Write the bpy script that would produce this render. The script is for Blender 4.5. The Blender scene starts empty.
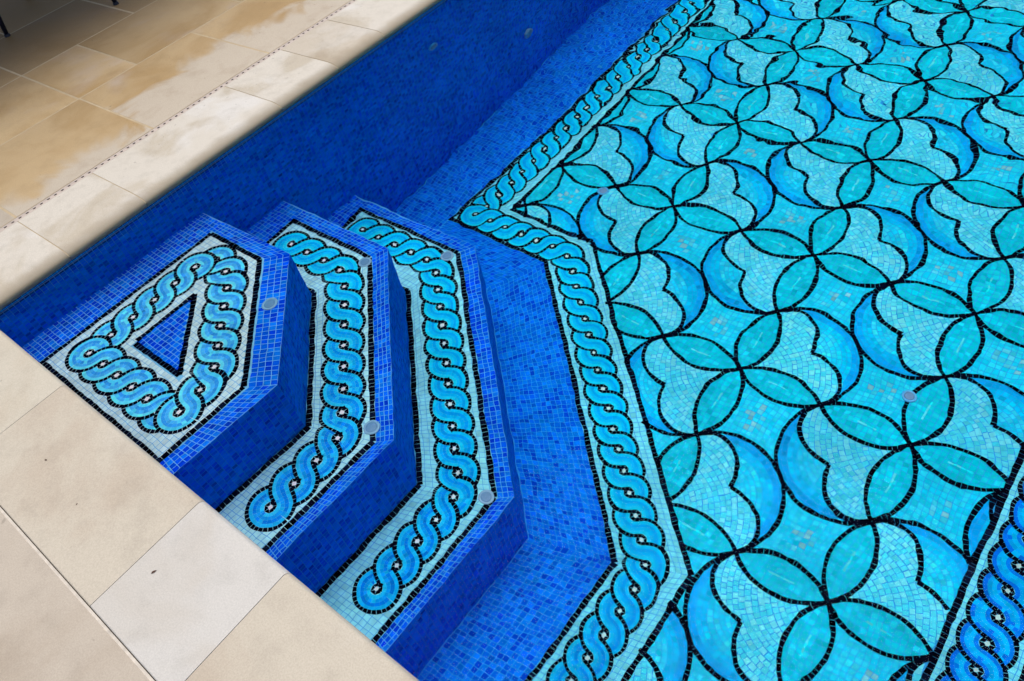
import bpy, bmesh, math, random
import numpy as np
from mathutils import Vector, Matrix

random.seed(7)
rng = np.random.default_rng(11)
scene = bpy.context.scene
COL = scene.collection

# ------------------------------------------------------------------ levels (metres)
TOP = 0.025            # stone surface; z = 0 is the middle of the rounded coping edge
WATER = -0.0376
D1, D2, D3, DF = -0.3512, -0.732, -1.1577, -1.5845
POOL_X, POOL_Y = 4.5, 8.4
CAM = np.array([2.95385, -0.12555, 1.6])


def up(x, y):
    """a point measured on z = 0 moved to the stone surface"""
    k = (CAM[2] - TOP) / CAM[2]
    return (CAM[0] + (x - CAM[0]) * k, CAM[1] + (y - CAM[1]) * k)


# ------------------------------------------------------------------ colour
def lin(c):
    c = np.asarray(c, float) / 255.0
    return np.where(c <= 0.04045, c / 12.92, ((c + 0.055) / 1.055) ** 2.4)


E_LIGHT = 1.00


def wet(r, g, b, k=1.0):
    """base colour of a tile that should read as r,g,b through the water"""
    a = lin((r, g, b)) * k
    return np.clip(a / (E_LIGHT * 0.5 + 0.45 * a), 0.0005, 0.93)


BLACK = np.array([0.0015, 0.0025, 0.009])
BLUES = [wet(0, 58, 200), wet(0, 74, 208), wet(0, 44, 184), wet(0, 67, 204), wet(6, 90, 212)]
DEEP = [wet(0, 92, 224), wet(0, 106, 230), wet(0, 76, 212), wet(0, 98, 226)]
FLOOR_BLUES = [wet(0, 76, 200), wet(0, 84, 207), wet(0, 70, 196), wet(0, 90, 211), wet(0, 80, 203), wet(0, 54, 182), wet(0, 97, 214)]
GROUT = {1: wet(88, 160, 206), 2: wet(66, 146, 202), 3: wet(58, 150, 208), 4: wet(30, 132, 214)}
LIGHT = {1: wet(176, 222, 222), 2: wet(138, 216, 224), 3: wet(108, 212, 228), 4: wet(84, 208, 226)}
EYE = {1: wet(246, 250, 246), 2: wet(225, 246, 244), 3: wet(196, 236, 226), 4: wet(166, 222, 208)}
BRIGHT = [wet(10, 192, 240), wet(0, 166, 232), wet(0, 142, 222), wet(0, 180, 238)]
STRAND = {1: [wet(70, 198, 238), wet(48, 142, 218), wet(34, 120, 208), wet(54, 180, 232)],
          2: [wet(26, 164, 228), wet(12, 122, 214), wet(6, 98, 204), wet(18, 150, 222)],
          3: [wet(12, 164, 228), wet(4, 124, 214), wet(0, 98, 204), wet(6, 148, 222)],
          4: [wet(6, 164, 224), wet(0, 134, 214), wet(0, 108, 206), wet(0, 152, 222)],
          5: [wet(0, 96, 208), wet(0, 156, 224), wet(0, 138, 218), wet(0, 84, 200)]}


# ------------------------------------------------------------------ object helpers
def tag(o, label=None, cat=None, group=None, kind=None):
    if label: o['label'] = label
    if cat: o['category'] = cat
    if group: o['group'] = group
    if kind: o['kind'] = kind
    return o


def empty(name, loc=(0, 0, 0)):
    o = bpy.data.objects.new(name, None)
    o.empty_display_size = 0.1
    o.location = loc
    COL.objects.link(o)
    return o


def link(name, me, mat, parent=None):
    o = bpy.data.objects.new(name, me)
    if mat: me.materials.append(mat)
    COL.objects.link(o)
    if parent:
        o.parent = parent
        o.matrix_parent_inverse = Matrix.Translation(-Vector(parent.location))
    return o


class Tiles:
    """a heap of small glass tiles (four-cornered faces, one colour each) that becomes one mesh"""
    def __init__(self):
        self.q, self.c = [], []

    def add(self, quads, cols):
        quads = np.asarray(quads, float).reshape(-1, 4, 3)
        cols = np.asarray(cols, float).reshape(-1, 3)
        if len(cols) == 1 and len(quads) > 1: cols = np.repeat(cols, len(quads), 0)
        if len(quads):
            self.q.append(quads); self.c.append(cols)

    def sheet(self, pts, z, col):
        """flat bed of grout under tiles: fan of quads over a convex-ish outline given as strips"""
        self.add([[(p[0], p[1], z) for p in q] for q in pts], [col])

    def build(self, name, mat, parent=None):
        q = np.concatenate(self.q); c = np.concatenate(self.c)
        n = len(q)
        me = bpy.data.meshes.new(name)
        me.vertices.add(n * 4); me.loops.add(n * 4); me.polygons.add(n)
        me.vertices.foreach_set('co', q.reshape(-1).astype(np.float32))
        me.loops.foreach_set('vertex_index', np.arange(n * 4, dtype=np.int32))
        me.polygons.foreach_set('loop_start', np.arange(0, n * 4, 4, dtype=np.int32))
        me.polygons.foreach_set('loop_total', np.full(n, 4, dtype=np.int32))
        me.update(calc_edges=True)
        at = me.color_attributes.new('Col', 'FLOAT_COLOR', 'CORNER')
        rgba = np.ones((n, 4, 4), np.float32)
        rgba[:, :, :3] = c[:, None, :]
        at.data.foreach_set('color', rgba.reshape(-1))
        return link(name, me, mat, parent)


GAP = 0.0011           # half of the joint between two tiles


def shrink(q, g=GAP):
    """pull the four corners of plan quads in by the joint"""
    q = np.asarray(q, float)
    c = q.mean(1, keepdims=True)
    d = q - c
    e1 = (q[:, 1] + q[:, 2] - q[:, 0] - q[:, 3]) / 2
    e2 = (q[:, 3] + q[:, 2] - q[:, 0] - q[:, 1]) / 2
    l1 = np.maximum(np.linalg.norm(e1, axis=1), 1e-5); l2 = np.maximum(np.linalg.norm(e2, axis=1), 1e-5)
    u1 = e1 / l1[:, None]; u2 = e2 / l2[:, None]
    g1 = np.minimum(g, l1 * 0.3)[:, None]; g2 = np.minimum(g, l2 * 0.3)[:, None]
    out = q.copy()
    for i, (a, b) in enumerate(((1, 1), (-1, 1), (-1, -1), (1, -1))):
        out[:, i] += a * u1 * g1 + b * u2 * g2
    return out


def jit(n, cols, amp=0.12):
    """per-tile colours: pick from a list and vary a little"""
    cols = np.asarray(cols).reshape(-1, 3)
    c = cols[rng.integers(0, len(cols), n)]
    return np.clip(c * (1 + amp * rng.standard_normal((n, 1))), 0.0005, 0.95)


def flat(q2, z, zj=0.0):
    q2 = np.asarray(q2)
    n = len(q2)
    zz = np.full((n, 4, 1), z)
    if zj: zz = zz + rng.uniform(0, zj, (n, 1, 1))
    return np.concatenate([q2, zz], 2)


def inpoly(p, poly):
    p = np.asarray(p); x, y = p[..., 0], p[..., 1]
    ins = np.zeros(x.shape, bool)
    n = len(poly)
    for i in range(n):
        x1, y1 = poly[i]; x2, y2 = poly[(i + 1) % n]
        cond = (y1 > y) != (y2 > y)
        xi = (x2 - x1) * (y - y1) / ((y2 - y1) if y2 != y1 else 1e-12) + x1
        ins ^= cond & (x < xi)
    return ins


def grid(x0, x1, y0, y1, pitch=0.0215, jx=0.0009, warp=0.0, wl=0.25):
    nx = max(1, round((x1 - x0) / pitch)); ny = max(1, round((y1 - y0) / pitch))
    X, Y = np.meshgrid(np.linspace(x0, x1, nx + 1), np.linspace(y0, y1, ny + 1), indexing='ij')
    V = np.stack([X, Y], -1)
    V = V + rng.normal(0, jx, V.shape)
    if warp:
        a = X / wl * 6.28; b = Y / wl * 6.28
        V[..., 0] += warp * (np.sin(b * 0.8 + 1.3 * np.sin(a * 0.37)) + 0.5 * np.sin(a * 0.6 + b * 1.7))
        V[..., 1] += warp * (np.sin(a * 0.9 + 1.1 * np.sin(b * 0.41)) + 0.5 * np.sin(b * 0.5 - a * 1.5))
    q = np.stack([V[:-1, :-1], V[1:, :-1], V[1:, 1:], V[:-1, 1:]], 2)
    return q.reshape(-1, 4, 2)


def rows_between(A, B, nrows, tl=0.0215, jx=0.0008):
    """tile courses laid between two outlines with the same corners, mitred at the corners"""
    A = np.asarray(A, float); B = np.asarray(B, float)
    out = []
    for i in range(len(A) - 1):
        n = max(1, round((np.linalg.norm(A[i + 1] - A[i]) + np.linalg.norm(B[i + 1] - B[i])) / 2 / tl))
        t = np.linspace(0, 1, n + 1)
        t[1:-1] += rng.normal(0, 0.05 / n, n - 1)
        r = np.linspace(0, 1, nrows + 1)
        a = A[i] + (A[i + 1] - A[i]) * t[:, None]
        b = B[i] + (B[i + 1] - B[i]) * t[:, None]
        V = a[:, None] + (b - a)[:, None] * r[None, :, None]
        V = V + rng.normal(0, jx, V.shape)
        q = np.stack([V[:-1, :-1], V[1:, :-1], V[1:, 1:], V[:-1, 1:]], 2)
        out.append(q.reshape(-1, 4, 2))
    return np.concatenate(out)


def offset(P, d):
    """parallel of an open outline, d to its left"""
    P = np.asarray(P, float)
    T = P[1:] - P[:-1]; T /= np.linalg.norm(T, axis=1)[:, None]
    N = np.stack([-T[:, 1], T[:, 0]], 1)
    out = [P[0] + N[0] * d]
    for i in range(1, len(P) - 1):
        m = N[i - 1] + N[i]; m /= np.linalg.norm(m)
        out.append(P[i] + m * d / max(0.3, m @ N[i]))
    out.append(P[-1] + N[-1] * d)
    return np.array(out)


def resample(P, step):
    P = np.asarray(P, float)
    s = np.concatenate([[0], np.cumsum(np.linalg.norm(P[1:] - P[:-1], axis=1))])
    n = max(1, round(s[-1] / step))
    t = np.linspace(0, s[-1], n + 1)
    return np.stack([np.interp(t, s, P[:, 0]), np.interp(t, s, P[:, 1])], 1)


def normals(P):
    T = np.gradient(P, axis=0)
    T /= np.maximum(np.linalg.norm(T, axis=1), 1e-9)[:, None]
    return np.stack([-T[:, 1], T[:, 0]], 1)


def strip(P, width, tl=0.02, wj=0.10, closed=False):
    """a single course of tiles following a curve"""
    P = np.asarray(P, float)
    if closed: P = np.vstack([P, P[:1]])
    R = resample(P, tl)
    if len(R) > 3:
        R[1:-1] += (R[2:] - R[:-2]) * 0.5 * rng.normal(0, 0.13, (len(R) - 2, 1))
    N = normals(R)
    R = R + N * rng.normal(0, 0.0008, (len(R), 1))
    w = width / 2 * (1 + wj * rng.standard_normal((len(R), 1)))
    a = R - N * w; b = R + N * w
    return np.stack([a[:-1], a[1:], b[1:], b[:-1]], 1)


def line_tiles(T, P, width, z, tl=0.02, keep=None):
    """black line along a polyline with hard corners"""
    P = np.asarray(P, float)
    for i in range(len(P) - 1):
        q = strip(P[i:i + 2], width, tl)
        if keep is not None: q = q[keep(q.mean(1))]
        if len(q):
            q = shrink(q, 0.0006)
            T.add(flat(q, z + 0.00004 * (i % 3), 0.00002), jit(len(q), [BLACK, BLACK * 0.6, BLACK * 2.2 + np.array([0, 0.002, 0.004])], 0.3))


def curve_tiles(T, P, width, z, tl=0.02, keep=None):
    q = strip(P, width, tl)
    if keep is not None: q = q[keep(q.mean(1))]
    if len(q):
        q = shrink(q, 0.0006)
        T.add(flat(q, z, 0.00002), jit(len(q), [BLACK], 0.3))


def fillet(P, r, n=10):
    P = np.asarray(P, float)
    out = [P[0]]
    for i in range(1, len(P) - 1):
        a = P[i - 1] - P[i]; b = P[i + 1] - P[i]
        la, lb = np.linalg.norm(a), np.linalg.norm(b)
        a /= la; b /= lb
        ang = math.acos(np.clip(a @ b, -1, 1))
        d = min(r / math.tan(ang / 2), la * 0.45, lb * 0.45)
        p0 = P[i] + a * d; p1 = P[i] + b * d
        for t in np.linspace(0, 1, n):
            out.append((1 - t) ** 2 * p0 + 2 * t * (1 - t) * P[i] + t * t * p1)
    out.append(P[-1])
    return np.array(out)


# ------------------------------------------------------------------ two-strand braid (guilloche)
class Braid:
    A, HW = 0.0500, 0.0338

    def __init__(self, path, gaps, level, r=0.10, z=0.0, caps=(True, True)):
        self.path = resample(fillet(path, r), 0.004)
        d = np.linalg.norm(self.path[1:] - self.path[:-1], axis=1)
        self.s = np.concatenate([[0], np.cumsum(d)])
        self.nrm = normals(self.path)
        self.gaps = gaps; self.L = self.s[-1] / gaps
        self.level, self.z = level, z
        self.over = []          # braids that lie on top of this one
        self.pieces = [self._piece(k) for k in range(gaps)]
        self.capped = caps
        if caps[0]: self.pieces.insert(0, self._cap(0))
        if caps[1]: self.pieces.append(self._cap(1))
        self.world = []
        for (q, t) in self.pieces: self.world.append(self.map(q))

    def map(self, q):
        s, v = q[..., 0], q[..., 1]
        i = np.clip(s, 0, self.s[-1])
        x = np.interp(i, self.s, self.path[:, 0]); y = np.interp(i, self.s, self.path[:, 1])
        nx = np.interp(i, self.s, self.nrm[:, 0]); ny = np.interp(i, self.s, self.nrm[:, 1])
        e = s - i
        tx, ty = ny, -nx
        return np.stack([x + nx * v + tx * e, y + ny * v + ty * e], -1)

    def _s_curve(self):
        """from below eye 0 to above eye 1 (the strand that lies on top)"""
        A, L = self.A, self.L
        th = math.acos(min(0.985, 2 * A / L))
        a = np.linspace(-math.pi / 2, -th, 14)
        p = [np.stack([A * np.cos(a), A * np.sin(a)], 1)]
        p.append(np.stack([L - p[0][::-1, 0], -p[0][::-1, 1]], 1))
        return np.concatenate(p)

    def _piece(self, k):
        S = self._s_curve()
        L = self.L
        R = resample(S, 0.003)
        half = len(R) // 2
        M = R * np.array([1, -1])                       # strand going the other way at the next crossings
        before = M[half:] - np.array([L, 0]); after = M[:half + 1] + np.array([L, 0])
        if k == 0: before = before[-1:]
        if k == self.gaps - 1: after = after[:1]
        q = np.concatenate([before[:-1], R, after[1:]])
        d = np.concatenate([[0], np.cumsum(np.linalg.norm(q[1:] - q[:-1], axis=1))])
        mid = d[len(before) - 1 + half] if len(before) else d[half]
        return q + np.array([k * L, 0]), np.abs(d - mid)

    def _cap(self, end):
        A = self.A
        S = resample(self._s_curve(), 0.003)
        slen = np.linalg.norm(S[1:] - S[:-1], axis=1).sum()
        # around the eye from the side where the top strand stops, then on under the first crossing
        a = np.linspace(-math.pi / 2, -math.pi * 1.5, 50)
        c = np.stack([A * np.cos(a), A * np.sin(a)], 1)
        M = S * np.array([1, -1])
        q = np.concatenate([c, M[1:len(M) // 2 + 1]])
        d = np.concatenate([[0], np.cumsum(np.linalg.norm(q[1:] - q[:-1], axis=1))]) + slen / 2
        if end:
            q = np.array([self.s[-1], 0]) - q
        return q, d

    def hidden(self, k, q, t, pad=0.0):
        """points of piece k covered by a strand that lies higher"""
        h = np.zeros(len(q), bool)
        for j, (p, tp) in enumerate(self.pieces):
            if j == k or abs(j - k) > 2: continue
            d = np.linalg.norm(q[:, None] - p[None], axis=2)
            i = d.argmin(1)
            inner = (i > 0) & (i < len(p) - 1)
            h |= inner & (d[np.arange(len(q)), i] < self.HW - pad) & (tp[i] < t - 1e-6)
        return h

    def covered_by(self, w):
        """plan points that lie under this braid"""
        h = np.zeros(len(w), bool)
        for p in self.world:
            d = np.linalg.norm(w[:, None] - p[None], axis=2).min(1)
            h |= d < self.HW + 0.002
        for k in range(self.gaps + 1):
            e = self.map(np.array([[k * self.L, 0.0]]))
            h |= np.linalg.norm(w - e, axis=1) < self.A * 0.6
        return h

    def build(self, T, keep=None):
        cols = STRAND[self.level]
        lw = 0.0158
        edge = self.HW - lw * 0.5 + 0.0012
        nr = len(cols)
        rows = np.linspace(-edge, edge, nr + 1)

        def ok(wp):
            h = np.ones(len(wp), bool)
            for b in self.over: h &= ~b.covered_by(wp)
            if keep is not None: h &= keep(wp)
            return h
        for k, (q, t) in enumerate(self.pieces):
            n = max(2, round(np.linalg.norm(q[1:] - q[:-1], axis=1).sum() / 0.0150))
            dd = np.concatenate([[0], np.cumsum(np.linalg.norm(q[1:] - q[:-1], axis=1))])
            tt = np.linspace(0, dd[-1], n + 1)
            c = np.stack([np.interp(tt, dd, q[:, 0]), np.interp(tt, dd, q[:, 1])], 1)
            tv = np.interp(tt, dd, t)
            nn = normals(q); nn = np.stack([np.interp(tt, dd, nn[:, 0]), np.interp(tt, dd, nn[:, 1])], 1)
            nn /= np.linalg.norm(nn, axis=1)[:, None]
            for r in range(nr):
                a = c + nn * rows[r]; b = c + nn * rows[r + 1]
                quad = np.stack([a[:-1], a[1:], b[1:], b[:-1]], 1)
                m = quad.mean(1); tm = (tv[1:] + tv[:-1]) / 2
                vis = ~self.hidden(k, m, tm, 0.0)
                if not vis.any(): continue
                wq = self.map(quad[vis])
                wq = wq[ok(wq.mean(1))]
                if len(wq):
                    mix = rng.random((len(wq), 1)) < 0.10
                    cc = np.where(mix, jit(len(wq), cols, 0.08), jit(len(wq), [cols[r]], 0.08))
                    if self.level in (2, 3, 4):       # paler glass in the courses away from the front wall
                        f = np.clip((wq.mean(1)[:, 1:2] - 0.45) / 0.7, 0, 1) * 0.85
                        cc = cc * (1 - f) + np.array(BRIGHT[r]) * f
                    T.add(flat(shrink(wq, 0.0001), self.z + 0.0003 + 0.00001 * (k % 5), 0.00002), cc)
            # black outlines of both edges
            for sgn in (-1, 1):
                o = q + normals(q) * self.HW * sgn
                no = max(2, round(np.linalg.norm(o[1:] - o[:-1], axis=1).sum() / 0.0165))
                do = np.concatenate([[0], np.cumsum(np.linalg.norm(o[1:] - o[:-1], axis=1))])
                to = np.linspace(0, do[-1], no + 1)
                oc = np.stack([np.interp(to, do, o[:, 0]), np.interp(to, do, o[:, 1])], 1)
                ov = np.interp(to, do, t)
                on = normals(oc)
                w = lw / 2 * (1 + 0.07 * rng.standard_normal((len(oc), 1)))
                a = oc - on * w; b = oc + on * w
                quad = np.stack([a[:-1], a[1:], b[1:], b[:-1]], 1)
                m = quad.mean(1); tm = (ov[1:] + ov[:-1]) / 2
                vis = ~self.hidden(k, m, tm, 0.003)
                if not vis.any(): continue
                wq = self.map(quad[vis])
                wq = wq[ok(wq.mean(1))]
                if len(wq):
                    T.add(flat(shrink(wq, 0.0007), self.z + 0.0006 + 0.00003 * (k % 5) + (0.00012 if sgn > 0 else 0), 0.00002),
                          jit(len(wq), [BLACK], 0.3))
        # pale stones in the eyes
        e = np.array([[k * self.L, 0.0] for k in range(self.gaps + 1)])
        w = self.map(e)
        w = w[ok(w)]
        r = 0.0098
        a = rng.uniform(0, 6.28, len(w))
        quad = np.stack([w + r * np.stack([np.cos(a + i * 1.5708), np.sin(a + i * 1.5708)], 1) * rng.uniform(0.85, 1.2, (len(w), 1)) for i in range(4)], 1)
        T.add(flat(quad, self.z + 0.0009, 0.00002), jit(len(w), [EYE[min(self.level, 4)]], 0.06))


# ------------------------------------------------------------------ materials
def new_mat(name):
    m = bpy.data.materials.new(name)
    m.use_nodes = True
    nt = m.node_tree
    return m, nt, nt.nodes['Principled BSDF']


def glass_tile():
    m, nt, b = new_mat('glass_mosaic')
    a = nt.nodes.new('ShaderNodeAttribute'); a.attribute_name = 'Col'
    g = nt.nodes.new('ShaderNodeNewGeometry')
    n = nt.nodes.new('ShaderNodeTexNoise'); n.inputs['Scale'].default_value = 55; n.inputs['Detail'].default_value = 3
    r = nt.nodes.new('ShaderNodeMapRange')
    r.inputs[1].default_value = 0.3; r.inputs[2].default_value = 0.7; r.inputs[3].default_value = 0.89; r.inputs[4].default_value = 1.08
    n2 = nt.nodes.new('ShaderNodeTexNoise'); n2.inputs['Scale'].default_value = 3.2; n2.inputs['Detail'].default_value = 4
    r2 = nt.nodes.new('ShaderNodeMapRange')
    r2.inputs[1].default_value = 0.3; r2.inputs[2].default_value = 0.7; r2.inputs[3].default_value = 0.86; r2.inputs[4].default_value = 1.08
    mu = nt.nodes.new('ShaderNodeMath'); mu.operation = 'MULTIPLY'
    v = nt.nodes.new('ShaderNodeVectorMath'); v.operation = 'SCALE'
    L = nt.links.new
    L(g.outputs['Position'], n.inputs['Vector']); L(g.outputs['Position'], n2.inputs['Vector'])
    L(n.outputs['Fac'], r.inputs[0]); L(n2.outputs['Fac'], r2.inputs[0])
    L(r.outputs[0], mu.inputs[0]); L(r2.outputs[0], mu.inputs[1])
    L(a.outputs['Color'], v.inputs[0]); L(mu.outputs[0], v.inputs['Scale'])
    L(v.outputs[0], b.inputs['Base Color'])
    b.inputs['Roughness'].default_value = 0.3
    b.inputs['Specular IOR Level'].default_value = 0.0
    return m


def water_mat():
    m = bpy.data.materials.new('clear_water')
    m.use_nodes = True
    nt = m.node_tree
    for n in list(nt.nodes): nt.nodes.remove(n)
    L = nt.links.new
    out = nt.nodes.new('ShaderNodeOutputMaterial')
    refr = nt.nodes.new('ShaderNodeBsdfRefraction'); refr.inputs['IOR'].default_value = 1.333
    refr.inputs['Roughness'].default_value = 0.0
    refr.inputs['Color'].default_value = (1, 1, 1, 1)
    gl = nt.nodes.new('ShaderNodeBsdfGlass'); gl.inputs['IOR'].default_value = 1.333; gl.inputs['Roughness'].default_value = 0.0
    mix = nt.nodes.new('ShaderNodeMixShader'); mix.inputs[0].default_value = 0.03
    g = nt.nodes.new('ShaderNodeNewGeometry')
    n1 = nt.nodes.new('ShaderNodeTexNoise'); n1.inputs['Scale'].default_value = 11.0; n1.inputs['Detail'].default_value = 0.9
    n2 = nt.nodes.new('ShaderNodeTexNoise'); n2.inputs['Scale'].default_value = 3.4; n2.inputs['Detail'].default_value = 1.0
    b1 = nt.nodes.new('ShaderNodeBump'); b1.inputs['Strength'].default_value = 1.0; b1.inputs['Distance'].default_value = 0.0012
    b2 = nt.nodes.new('ShaderNodeBump'); b2.inputs['Strength'].default_value = 1.0; b2.inputs['Distance'].default_value = 0.0016
    L(g.outputs['Position'], n1.inputs['Vector']); L(g.outputs['Position'], n2.inputs['Vector'])
    sp = nt.nodes.new('ShaderNodeSeparateXYZ'); L(g.outputs['Position'], sp.inputs[0])
    mr_ = nt.nodes.new('ShaderNodeMapRange')
    for i, v_ in enumerate((0.8, 3.4, 0.85, 1.75)): mr_.inputs[i + 1].default_value = v_
    L(sp.outputs['Y'], mr_.inputs[0])
    for a_, b_ in ((n1, b1), (n2, b2)):
        mm = nt.nodes.new('ShaderNodeMath'); mm.operation = 'MULTIPLY'
        L(a_.outputs['Fac'], mm.inputs[0]); L(mr_.outputs[0], mm.inputs[1]); L(mm.outputs[0], b_.inputs['Height'])
    L(b2.outputs[0], b1.inputs['Normal'])
    L(b1.outputs[0], refr.inputs['Normal']); L(b1.outputs[0], gl.inputs['Normal'])
    L(refr.outputs[0], mix.inputs[1]); L(gl.outputs[0], mix.inputs[2])
    L(mix.outputs[0], out.inputs['Surface'])
    return m


def stone(name, base, patch, veil, scale=2.2, lo=0.45, hi=0.6, rough=0.65, seed=0.0, bump=0.0010, lip_shade=0.0, bleach=0.0):
    """sandstone: base colour with darker clouds (patch), paler bloom (veil), fine grain and pits"""
    m, nt, b = new_mat(name)
    L = nt.links.new
    g = nt.nodes.new('ShaderNodeNewGeometry')
    at = nt.nodes.new('ShaderNodeAttribute'); at.attribute_name = 'Col'
    add = nt.nodes.new('ShaderNodeVectorMath'); add.operation = 'ADD'
    # every slab is cut from another place of the rock
    mul = nt.nodes.new('ShaderNodeVectorMath'); mul.operation = 'SCALE'; mul.inputs['Scale'].default_value = 37.0
    L(at.outputs['Color'], mul.inputs[0])
    L(g.outputs['Position'], add.inputs[0]); L(mul.outputs[0], add.inputs[1])
    ad2 = nt.nodes.new('ShaderNodeVectorMath'); ad2.operation = 'ADD'; ad2.inputs[1].default_value = (seed, seed * 0.7, 0)
    L(add.outputs[0], ad2.inputs[0])
    src = ad2.outputs[0]

    def noise(sc, det, rg=0.55, dist=0.0):
        n = nt.nodes.new('ShaderNodeTexNoise'); n.inputs['Scale'].default_value = sc; n.inputs['Detail'].default_value = det
        n.inputs['Roughness'].default_value = rg; n.inputs['Distortion'].default_value = dist
        L(src, n.inputs['Vector']); return n

    def rng_(sock, a, b_, c=0.0, d=1.0):
        r = nt.nodes.new('ShaderNodeMapRange'); r.interpolation_type = 'SMOOTHSTEP'
        for i, v_ in enumerate((a, b_, c, d)): r.inputs[i + 1].default_value = v_
        L(sock, r.inputs[0]); return r.outputs[0]

    def mixc(f, a, b_):
        x = nt.nodes.new('ShaderNodeMix'); x.data_type = 'RGBA'
        L(f, x.inputs[0])
        for s, v_ in ((x.inputs[6], a), (x.inputs[7], b_)):
            if isinstance(v_, tuple): s.default_value = (*v_, 1)
            else: L(v_, s)
        return x.outputs[2]
    c = mixc(rng_(noise(scale, 5, 0.55, 0.6).outputs['Fac'], lo, hi), tuple(base), tuple(patch))
    c = mixc(rng_(noise(scale * 0.7, 4, 0.6, 0.3).outputs['Fac'], 0.52, 0.68, 0, 0.8), c, tuple(veil))
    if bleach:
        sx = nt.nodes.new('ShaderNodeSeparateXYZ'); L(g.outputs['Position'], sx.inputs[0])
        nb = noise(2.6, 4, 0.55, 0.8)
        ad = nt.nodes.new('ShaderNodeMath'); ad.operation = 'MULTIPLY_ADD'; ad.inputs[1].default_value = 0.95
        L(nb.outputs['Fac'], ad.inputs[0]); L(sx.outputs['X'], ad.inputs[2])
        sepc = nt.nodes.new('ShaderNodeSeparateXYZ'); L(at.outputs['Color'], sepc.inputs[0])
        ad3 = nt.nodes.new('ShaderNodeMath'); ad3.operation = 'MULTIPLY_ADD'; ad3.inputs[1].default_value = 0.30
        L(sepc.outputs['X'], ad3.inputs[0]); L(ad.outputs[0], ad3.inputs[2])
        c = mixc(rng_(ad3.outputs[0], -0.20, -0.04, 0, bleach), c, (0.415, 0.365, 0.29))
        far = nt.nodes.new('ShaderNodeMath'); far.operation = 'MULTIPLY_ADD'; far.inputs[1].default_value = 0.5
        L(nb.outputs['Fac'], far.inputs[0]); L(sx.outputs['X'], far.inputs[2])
        c = mixc(rng_(far.outputs[0], -0.95, -2.2, 0, 0.8), c, (0.20, 0.112, 0.036))  # shade at the far end of the terrace deepened with brown colour
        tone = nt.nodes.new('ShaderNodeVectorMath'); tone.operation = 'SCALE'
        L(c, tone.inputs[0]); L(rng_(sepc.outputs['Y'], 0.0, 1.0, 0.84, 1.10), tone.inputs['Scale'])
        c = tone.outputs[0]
    c = mixc(rng_(noise(scale * 6, 6, 0.6).outputs['Fac'], 0.45, 0.75, 0, 0.22), c, tuple(np.array(patch) * 0.6))
    grain = noise(240, 3, 0.7)
    sc = nt.nodes.new('ShaderNodeVectorMath'); sc.operation = 'SCALE'
    L(c, sc.inputs[0]); L(rng_(grain.outputs['Fac'], 0.28, 0.72, 0.90, 1.08), sc.inputs['Scale'])
    # underside shade of the rounded lip, painted by height
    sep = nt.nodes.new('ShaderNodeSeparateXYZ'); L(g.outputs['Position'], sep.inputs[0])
    lip_shade_z = nt.nodes.new('ShaderNodeMapRange'); lip_shade_z.interpolation_type = 'SMOOTHSTEP'
    for i, v_ in enumerate((0.000, TOP - 0.0001, lip_shade, 0.0)): lip_shade_z.inputs[i + 1].default_value = v_
    L(sep.outputs['Z'], lip_shade_z.inputs[0])
    if lip_shade:      # shade and splash dirt painted brown along the rounded lip
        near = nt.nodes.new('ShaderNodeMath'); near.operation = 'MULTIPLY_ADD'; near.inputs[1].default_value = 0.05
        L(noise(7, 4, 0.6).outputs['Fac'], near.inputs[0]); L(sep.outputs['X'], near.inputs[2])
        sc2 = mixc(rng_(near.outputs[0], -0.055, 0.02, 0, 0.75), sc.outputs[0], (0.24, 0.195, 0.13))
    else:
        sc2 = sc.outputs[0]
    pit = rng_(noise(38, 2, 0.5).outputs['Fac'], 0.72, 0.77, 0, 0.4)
    L(mixc(lip_shade_z.outputs[0], mixc(pit, sc2, tuple(np.array(base) * 0.35)), (0.19, 0.155, 0.10)), b.inputs['Base Color'])
    b.inputs['Roughness'].default_value = rough
    b.inputs['Specular IOR Level'].default_value = 0.3
    bp = nt.nodes.new('ShaderNodeBump'); bp.inputs['Strength'].default_value = 0.6; bp.inputs['Distance'].default_value = bump
    L(noise(28, 6, 0.65).outputs['Fac'], bp.inputs['Height']); L(bp.outputs[0], b.inputs['Normal'])
    return m


def plain(name, col, rough=0.5, metal=0.0, noise_amt=0.12, sc=30):
    m, nt, b = new_mat(name)
    L = nt.links.new
    g = nt.nodes.new('ShaderNodeNewGeometry')
    n = nt.nodes.new('ShaderNodeTexNoise'); n.inputs['Scale'].default_value = sc; n.inputs['Detail'].default_value = 4
    L(g.outputs['Position'], n.inputs['Vector'])
    x = nt.nodes.new('ShaderNodeMix'); x.data_type = 'RGBA'
    x.inputs[6].default_value = (*[c * (1 - noise_amt * 2) for c in col], 1)
    x.inputs[7].default_value = (*[min(1, c * (1 + noise_amt)) for c in col], 1)
    L(n.outputs['Fac'], x.inputs[0]); L(x.outputs[2], b.inputs['Base Color'])
    b.inputs['Roughness'].default_value = rough; b.inputs['Metallic'].default_value = metal
    return m


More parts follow.
